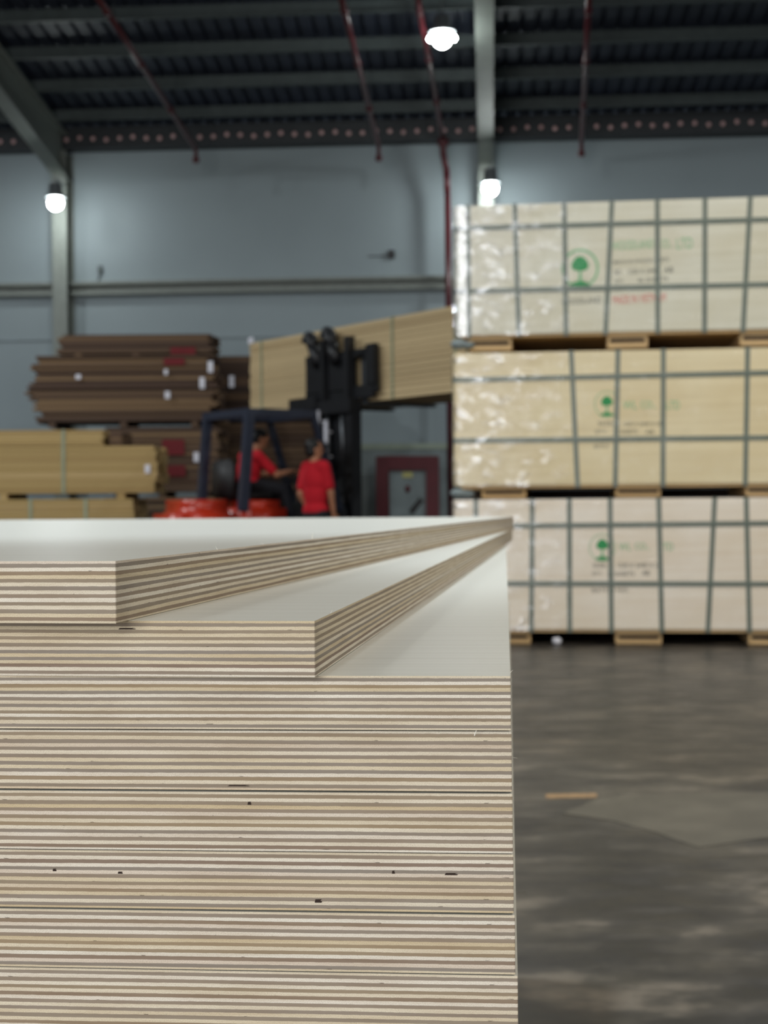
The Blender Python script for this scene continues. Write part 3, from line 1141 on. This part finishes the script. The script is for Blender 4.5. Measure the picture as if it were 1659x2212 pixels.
# steering wheel
m = MB()
cst = V((-0.62, 0.02, 1.30))
ax = V((0.55, 0, -0.83)).normalized()
a_ = ax.orthogonal().normalized()
b2 = ax.cross(a_)
ring = [cst + (a_ * math.cos(t) + b2 * math.sin(t)) * 0.17 for t in (2 * math.pi * k / 20 for k in range(21))]
for p_, q_ in zip(ring[:-1], ring[1:]):
    m.tube(p_, q_, 0.014, 0.014, 8)
for k in (0, 7, 13):
    m.tube(cst, ring[k], 0.01, 0.01, 8)
m.tube(cst, cst + ax * 0.38, 0.025, 0.035, 10)
m.build('steering_wheel', M['black'], fk, smooth=True)
# wheels
for x, r, y, wd in ((-0.15, 0.33, -0.5, 0.22), (-0.15, 0.33, 0.5, 0.22), (-1.75, 0.27, -0.42, 0.18), (-1.75, 0.27, 0.42, 0.18)):
    m = MB()
    prof_ = [(r * 0.45, -wd / 2), (r * 0.9, -wd / 2), (r, -wd / 2 + 0.03), (r, wd / 2 - 0.03), (r * 0.9, wd / 2), (r * 0.45, wd / 2)]
    m.lathe(prof_, 28)
    wv = MB()
    wv.v = [V((p_.x, -p_.z, p_.y)) + V((x, y, r)) for p_ in m.v]
    wv.f = m.f
    t_ = wv.build('wheel', M['rubber'], fk, smooth=True)
    MB().tube((x, y - wd / 2 - 0.01, r), (x, y + wd / 2 + 0.01, r), r * 0.44, r * 0.44, 20).build('wheel_hub', M['orange'], t_)
# mast
for y in (-0.37, 0.37):
    MB().box(-0.06, 0.08, y - 0.05, y + 0.05, 0.05, 2.22).build('outer_mast_rail', M['black'], fk)
for y in (-0.27, 0.27):
    MB().box(-0.04, 0.07, y - 0.04, y + 0.04, 1.0, 3.0).build('inner_mast_rail', M['black'], fk)
m = MB().box(-0.10, 0.0, -0.44, 0.44, 2.08, 2.24).box(-0.10, -0.05, -0.42, 0.42, 0.5, 0.62)
m.box(-0.12, 0.04, 0.30, 0.92, 2.16, 2.30)
m.build('mast_crossbar', M['black'], fk)
for y, z1 in ((-0.16, 2.15), (0.16, 2.15)):
    MB().tube((-0.02, y, 0.2), (-0.02, y, 1.3), 0.045).build('lift_cylinder', M['black'], fk, smooth=True)
    MB().tube((-0.02, y, 1.3), (-0.02, y, z1), 0.028).build('lift_rod', M['steel'], fk, smooth=True)
MB().box(0.03, 0.05, -0.22, 0.22, 0.6, 2.1).build('mast_guard_plate', M['black'], fk)
for y, z, hz in ((0.24, 2.0, 0.13), (0.06, 1.86, 0.14), (0.06, 1.56, 0.08)):
    q = MB().box(-0.125, -0.105, y - 0.03, y + 0.03, z - hz, z + hz).bar((-0.105, y, z), (-0.03, y, z), 0.02, 0.02).build('warning_plate', M['tag'], fk)
    q['label'] = 'pale plate on the mast'
# carriage, backrest, hooks, forks
m = MB()
m.box(0.04, 0.10, -0.72, 0.78, 2.24, 2.40).box(0.04, 0.10, -0.72, 0.78, 2.74, 2.84)
m.box(0.02, 0.10, 0.34, 0.74, 2.36, 2.80)
m.box(0.02, 0.10, -0.30, 0.22, 2.36, 2.80)
m.build('carriage', M['black'], fk, bevel=0.008)
m = MB()
m.bar((0.08, -0.72, 2.3), (0.08, -0.70, 2.86), 0.14, 0.05, (1, 0, 0))
m.bar((0.08, -0.62, 2.82), (0.08, -0.2, 2.72), 0.05, 0.12, (1, 0, 0))
m.box(0.03, 0.11, -0.77, -0.58, 2.40, 2.88)
m.build('load_backrest', M['black'], fk, bevel=0.01)
for y0_, dz in ((0.52, 0.0), (0.10, 0.02)):
    m = MB()
    pts = [(0.0, y0_ - 0.12, 2.70), (-0.01, y0_ - 0.04, 2.92), (-0.02, y0_ + 0.02, 3.04 + dz), (0.0, y0_ + 0.10, 3.06 + dz), (0.0, y0_ + 0.13, 3.0 + dz)]
    m.path(pts, 0.085)
    m.build('hose_guide', M['black'], fk, smooth=True)
for y in (-0.45, 0.45):
    m = MB()
    m.box(0.10, 0.135, y - 0.06, y + 0.06, 2.20, 2.8).box(0.10, 1.15, y - 0.06, y + 0.06, 2.165, 2.20)
    m.build('fork', M['steel'], fk, bevel=0.006)

# the raised load: local frame turned so that its x runs along the boards
LB = FO + Matrix.Rotation(FYAW, 3, 'Z') @ V((0.145, 2.36, 2.205))
bundle('tan lumber bundle tilted high on the forklift forks', LB, FYAW - math.pi / 2, 5.0, 1.0, 0.96, 14, 6, M['tan'], jit_end=0.012, jit_front=0.002,
       straps=(0.32, 3.35, 4.55), strap_mat=M['palestrap'], base=0.0, tags=((0.06, 0.99, 0.16, 0.1),))


# ------------------------------------------------------------------ people
def person(label, loc, rotz, pose, scale=1.0):
    """pose: dict of joints in local metres, facing +x; one continuous body, clothes and hair as children"""
    root = thing('person', label, 'person', loc, rotz)
    P = {k: V(v) for k, v in pose.items()}
    b = MB()
    hd = P['head']
    hdir = P['face'].normalized()
    up = (P['head'] - P['neck']).normalized()
    side = up.cross(hdir).normalized()
    hdir = side.cross(up).normalized()
    RM = Matrix((hdir, side, up)).transposed()
    # head
    b.ball(hd + RM @ V((0.0, 0, 0.025)), (0.095, 0.078, 0.095), 20, 14, RM)
    b.ball(hd + RM @ V((0.025, 0, -0.045)), (0.068, 0.060, 0.075), 18, 12, RM)
    b.ball(hd + RM @ V((0.055, 0, -0.095)), (0.028, 0.03, 0.022), 12, 8, RM)
    b.capsule(hd + RM @ V((0.088, 0, 0.012)), hd + RM @ V((0.107, 0, -0.022)), 0.010, 0.014, 10)
    b.ball(hd + RM @ V((0.086, 0, -0.060)), (0.012, 0.024, 0.009), 12, 8, RM)
    for sd in (-1, 1):
        b.ball(hd + RM @ V((-0.008, sd * 0.078, -0.012)), (0.018, 0.011, 0.032), 10, 8, RM)
        b.ball(hd + RM @ V((0.080, sd * 0.032, 0.030)), (0.014, 0.022, 0.008), 10, 6, RM)
    b.capsule(P['neck'] - up * 0.03, hd - up * 0.06, 0.058, 0.052)
    ch = (P['sl'] + P['sr']) / 2
    hp = (P['hl'] + P['hr']) / 2
    mid = (ch + hp) / 2
    b.capsule(P['sl'] * 0.82 + ch * 0.18, P['sr'] * 0.82 + ch * 0.18, 0.068)
    b.capsule(P['neck'] - up * 0.02, ch, 0.055, 0.085)
    sdv = (P['sl'] - P['sr']).normalized()
    sp = (ch - hp).normalized()
    fw = sdv.cross(sp).normalized()
    TM = Matrix((fw, sdv, sp)).transposed()
    b.ball(ch - sp * 0.14, (0.115, 0.165, 0.20), 20, 14, TM)
    b.ball(mid - sp * 0.04, (0.105, 0.145, 0.20), 20, 14, TM)
    b.ball(hp + sp * 0.02, (0.115, 0.165, 0.13), 20, 12, TM)

    def hand(wr, dirn, palm, sgn):
        d = V(dirn).normalized()
        pn = V(palm)
        pn = (pn - d * pn.dot(d)).normalized()
        s = d.cross(pn).normalized() * sgn
        b.capsule(wr, wr + d * 0.03, 0.024, 0.026, 10)
        HM = Matrix((d, s, pn)).transposed()
        b.ball(wr + d * 0.06, (0.05, 0.04, 0.017), 14, 10, HM)
        for k, (off, ln) in enumerate(((-0.028, 0.064), (-0.009, 0.075), (0.010, 0.07), (0.028, 0.055))):
            p0 = wr + d * 0.095 + s * off
            p1 = p0 + (d * 0.9 + pn * 0.35).normalized() * ln * 0.5
            p2 = p1 + (d * 0.5 + pn * 0.8).normalized() * ln * 0.35
            p3 = p2 + (d * 0.1 + pn).normalized() * ln * 0.25
            b.capsule(p0, p1, 0.0092, 0.0085, 8)
            b.capsule(p1, p2, 0.0085, 0.008, 8)
            b.capsule(p2, p3, 0.008, 0.007, 8)
        t0 = wr + d * 0.035 - s * 0.032
        t1 = t0 + (d * 0.6 - s * 0.7 + pn * 0.3).normalized() * 0.035
        t2 = t1 + (d * 0.8 - s * 0.1 + pn * 0.5).normalized() * 0.03
        b.capsule(t0, t1, 0.0125, 0.0105, 8)
        b.capsule(t1, t2, 0.0105, 0.009, 8)
    for sd, sg in (('l', 1), ('r', -1)):
        s_, e_, w_ = P['s' + sd], P['e' + sd], P['w' + sd]
        b.capsule(s_, e_, 0.050, 0.040)
        b.capsule(e_, w_, 0.040, 0.026)
        hand(w_, (w_ - e_), P.get('palm' + sd, V((0.3, -sg, 0))), sg)
        h_, k_, a_ = P['h' + sd], P['k' + sd], P['a' + sd]
        b.capsule(h_, k_, 0.082, 0.056)
        b.capsule(k_, a_, 0.056, 0.038)
        ft = P['t' + sd]
        b.capsule(a_ - V((0, 0, 0.02)), ft, 0.038, 0.030)
    b.build('body', M['skin'], root, smooth=True, remesh=0.0075)
    # shirt with short sleeves
    c = MB()
    c.capsule(P['sl'] * 0.84 + ch * 0.16, P['sr'] * 0.84 + ch * 0.16, 0.080)
    c.capsule(P['neck'] - up * 0.045, ch, 0.062, 0.09)
    c.ball(ch - sp * 0.14, (0.132, 0.182, 0.205), 20, 14, TM)
    c.ball(mid - sp * 0.04, (0.124, 0.166, 0.21), 20, 14, TM)
    c.ball(hp + sp * 0.03, (0.130, 0.18, 0.12), 20, 12, TM)
    for sd in 'lr':
        s_, e_ = P['s' + sd], P['e' + sd]
        c.capsule(s_, s_ * 0.25 + e_ * 0.75, 0.066, 0.060)
    c.build('shirt', M['red'], root, smooth=True, remesh=0.012)
    t = MB()
    t.ball(hp - sp * 0.01, (0.128, 0.178, 0.105), 20, 12, TM)
    for sd in 'lr':
        h_, k_, a_ = P['h' + sd], P['k' + sd], P['a' + sd]
        t.capsule(h_, k_, 0.095, 0.070)
        t.capsule(k_, a_ + (k_ - a_).normalized() * 0.02, 0.070, 0.056)
    t.build('trousers', M['trouser'], root, smooth=True, remesh=0.012)
    for sd in 'lr':
        a_, ft = P['a' + sd], P['t' + sd]
        s = MB()
        dr = (ft - a_)
        dr.z = 0
        dr.normalize()
        zb = ft.z - 0.035
        s.ball(V((a_.x, a_.y, zb + 0.045)) - dr * 0.02, (0.05, 0.045, 0.045), 14, 8)
        s.capsule(V((a_.x, a_.y, zb + 0.04)) - dr * 0.02, V((ft.x, ft.y, zb + 0.036)) + dr * 0.03, 0.044, 0.038)
        s.build('shoe', M['shoe'], root, smooth=True, remesh=0.012)
    h = MB()
    h.ball(hd + RM @ V((-0.018, 0, 0.040)), (0.094, 0.085, 0.092), 20, 14, RM)
    h.ball(hd + RM @ V((-0.045, 0, -0.02)), (0.062, 0.076, 0.075), 18, 12, RM)
    h.build('hair', M['hair'], root, smooth=True, remesh=0.011)
    for sd in (-1, 1):
        MB().ball(hd + RM @ V((0.087, sd * 0.031, 0.012)), (0.007, 0.012, 0.006), 10, 6, RM).build('eye', M['eye'], root, smooth=True)
    return root


# man standing beside the mast, seen from behind, looking up to the load
mp_ = at(682, 1100, 17.35)
stand = dict(head=(-0.02, 0, 1.60), neck=(-0.01, 0, 1.44), face=(0.85, -0.25, 0.5),
             sl=(0, 0.17, 1.40), sr=(0, -0.17, 1.40), el=(-0.05, 0.21, 1.10), er=(0.06, -0.20, 1.11), wl=(0.08, 0.19, 0.87), wr=(0.12, -0.17, 0.88),
             hl=(0, 0.09, 0.88), hr=(0, -0.09, 0.88), kl=(0.03, 0.10, 0.47), kr=(0.02, -0.10, 0.47), al=(-0.01, 0.11, 0.085), ar=(-0.01, -0.11, 0.085), tl=(0.15, 0.13, 0.035), tr=(0.15, -0.13, 0.035))
person('person in a red shirt seen from behind, standing beside the forklift mast looking up', (mp_.x, mp_.y, 0), math.radians(42), stand)
# driver on the seat, facing along the truck
drive = dict(head=(-1.08, 0.0, 1.745), neck=(-1.17, 0.0, 1.60), face=(1, -0.15, 0.1),
             sl=(-1.20, 0.18, 1.54), sr=(-1.20, -0.18, 1.54), el=(-0.98, 0.24, 1.34), er=(-1.0, -0.24, 1.33), wl=(-0.77, 0.13, 1.36), wr=(-0.76, -0.15, 1.37),
             hl=(-1.26, 0.09, 1.215), hr=(-1.26, -0.09, 1.215), kl=(-0.84, 0.13, 1.16), kr=(-0.84, -0.13, 1.16), al=(-0.72, 0.13, 0.80), ar=(-0.72, -0.13, 0.80), tl=(-0.57, 0.14, 0.62), tr=(-0.57, -0.14, 0.62),
             palml=(0.2, 0, -1), palmr=(0.2, 0, -1))
person('person in a red shirt and black trousers driving the forklift', FO, FYAW, drive)

# ------------------------------------------------------------------ far cabinet and low partition
p0, p1 = at(772, 1000, 26.3), at(976, 1000, 26.3)
zt = at(870, 958, 26.3).z
pr = thing('partition_panel', 'pale grey-green low partition behind the maroon frame', 'partition', (p0.x, 26.3, 0))
MB().box(0, p1.x - p0.x, 0, 0.05, 0.05, zt - 0.1).build('panel', M['panel_grey'], pr)
MB().box(-0.02, p1.x - p0.x + 0.02, -0.02, 0.07, zt - 0.1, zt).build('top_rail', M['panel_pale'], pr)
for fx in (0.0, 0.99):
    MB().box((p1.x - p0.x) * fx - 0.02, (p1.x - p0.x) * fx + 0.05, -0.02, 0.07, 0, zt - 0.1).build('post', M['panel_pale'], pr)
c0, c1 = at(812, 1040, 25.6), at(949, 1040, 25.6)
zt = at(880, 985, 25.6).z
W = c1.x - c0.x
cb = thing('hose_cabinet', 'maroon framed cabinet with grey panel below the raised load', 'cabinet', (c0.x, 25.6, 0))
m = MB()
fw_ = 0.22
m.box(0, fw_, 0, 0.3, 0, zt).box(W - fw_, W, 0, 0.3, 0, zt).box(fw_, W - fw_, 0, 0.3, zt - 0.24, zt).box(fw_, W - fw_, 0, 0.3, 0, 0.25)
m.build('frame', M['cabinet_red'], cb, bevel=0.01)
dr_ = MB().box(fw_, W - fw_, 0.06, 0.1, 0.25, zt - 0.24).build('door_panel', M['panel_grey'], cb)
MB().box(W * 0.42, W * 0.58, 0.045, 0.06, zt - 0.36, zt - 0.27).build('yellow_sticker', paint('pale_yellow_sticker', (190, 185, 120), 0.6), dr_)
MB().ball((W / 2, 0.05, zt - 0.55), (0.045, 0.03, 0.06), 12, 8).build('handle', M['cabinet_red'], dr_, smooth=True)
MB().bar((W * 0.72, 0.045, zt - 0.72), (W * 0.55, 0.045, zt - 0.95), 0.03, 0.09).build('dark_bracket', M['black'], dr_)

# small dark fitting on the back wall
pw = BI @ at_plane(845, 549, BM @ V((0, -0.05, 0)), (BM.to_3x3() @ V((0, 1, 0))))
wf = put(MB().box(pw.x - 0.06, pw.x + 0.06, -0.08, -0.001, pw.z - 0.07, pw.z + 0.07).box(pw.x - 0.42, pw.x - 0.06, -0.02, -0.001, pw.z - 0.035, pw.z - 0.015).build('wall_socket', M['black'], bevel=0.01))
tag(wf, 'small dark socket box on the grey back wall', 'socket')
pw = BI @ at_plane(216, 590, BM @ V((0, -0.05, 0)), (BM.to_3x3() @ V((0, 1, 0))))
wf = put(MB().box(pw.x - 0.035, pw.x + 0.035, -0.07, -0.001, pw.z, pw.z + 0.13).tube((pw.x, -0.03, pw.z), (pw.x - 0.05, -0.03, pw.z - 0.16), 0.012).build('wall_hook', M['purlin']))
tag(wf, 'small grey hook on the wall above the rail beside the column', 'hook')


# ------------------------------------------------------------------ sprinkler pipes
def on_slope(px, py, p):
    """point on the ray that lies on the pipe's own slope below the roof"""
    d = ray(px, py)
    k = SLOPE
    tt = (p.z + k * p.y - CAM_P.z) / (d.z + k * d.y)
    return CAM_P + d * tt


def pipe(label, a, b_, Y, drop, extend=1.25):
    p = at(a[0], a[1], Y)
    q = on_slope(b_[0], b_[1], p)
    q = p + (q - p) * extend
    root = thing('sprinkler_pipe', label, 'pipe', p, 0, 'dark red sprinkler pipes under the roof')
    d = q - p
    MB().tube((0, 0, 0), d, 0.042, 0.042, 14).build('pipe', M['pipe'], root, smooth=True)
    L = d.length
    for k in range(1, 4):
        c = d * (k / 4)
        MB().tube(c - d.normalized() * 0.05, c + d.normalized() * 0.05, 0.055, 0.055, 14).build('coupling', M['pipe'], root, smooth=True)
    m = MB()
    if drop:
        m.tube((0, 0, 0.03), (0, 0, -0.14), 0.035, 0.035, 12).lathe([(0.02, -0.24), (0.06, -0.22), (0.06, -0.15), (0.03, -0.13)], 14)
        m.build('sprinkler_head', M['pipe'], root, smooth=True)
    for k in (0.2, 0.7):
        c = d * k
        vv = -(BI @ (p + c)).y
        h_ = roof_z(vv) + 0.02 - (p + c).z
        MB().tube(c, c + V((0, 0, h_)), 0.008, 0.008, 6).build('hanger', M['darksteel'], root)
    return root


pipe('dark red sprinkler pipe under the roof, first from the left-hand rafter', (423, 322), (215, 0), 25.6, True)
pipe('dark red sprinkler pipe under the roof, second from the left-hand rafter', (818, 318), (738, 0), 25.6, True)
pipe('dark red sprinkler pipe right of the vertical rafter, over the strapped packs', (1256, 308), (1272, 0), 25.6, True)
r3 = pipe('dark red sprinkler pipe that bends down the back wall beside the column', (957, 300), (903, 0), 26.0, False)
p = r3.location
m = MB()
lo = local(r3, at(971, 720, 26.35))
dn = V((0, 0, -0.3))
m.path([V((0, 0, 0)), V((0.0, 0.02, -0.25)), V((0.06, 0.18, -0.5)), V((0.08, 0.30, -0.9)), V((0.10, 0.30, -p.z + 0.03))], 0.055, 12)
m.build('riser', M['pipe'], r3, smooth=True)
MB().ball((0, 0, -0.06), (0.1, 0.09, 0.1), 14, 10).build('elbow', M['pipe'], r3, smooth=True)


# ------------------------------------------------------------------ lamps
def lamp(label, p, wing, mount):
    root = thing('ceiling_lamp', label, 'lamp', p, BROT)
    MB().ball((0, 0, 0), (0.125, 0.125, 0.12), 24, 16).build('glowing_lens', M['glow'], root, smooth=True)
    MB().lathe([(0.05, 0.34), (0.10, 0.32), (0.12, 0.16), (0.19, 0.10), (0.18, 0.085), (0.10, 0.1)], 24).build('housing', M['lamp_body'], root, smooth=True)
    if wing:
        for sx in (-1, 1):
            MB().ball((sx * 0.155, -0.02, 0.005), (0.045, 0.05, 0.04), 14, 10).build('glowing_lens', M['glow'], root, smooth=True)
    m = MB()
    if mount == 'roof':
        vv = -(BI @ V(p)).y
        m.tube((0, 0, 0.33), (0, 0, roof_z(vv) + 0.02 - p.z), 0.012, 0.012, 8)
    else:
        m.tube((0, 0, 0.33), (0, 0, 0.42), 0.02, 0.02, 8).tube((0, 0, 0.40), (0, mount, 0.40), 0.02, 0.02, 8)
    m.build('bracket', M['lamp_body'], root)
    return root


lamp('bright lamp with two side glows hanging from the roof near a rafter', at(955, 85, 21.2), True, 'roof')
lamp('bright lamp on the left-hand wall column above the brown lumber pile', at(120, 439, 25.9), False, 0.55)
lamp('bright lamp on the column just above the topmost strapped pack', at(1059, 408, 25.6), False, 0.4)
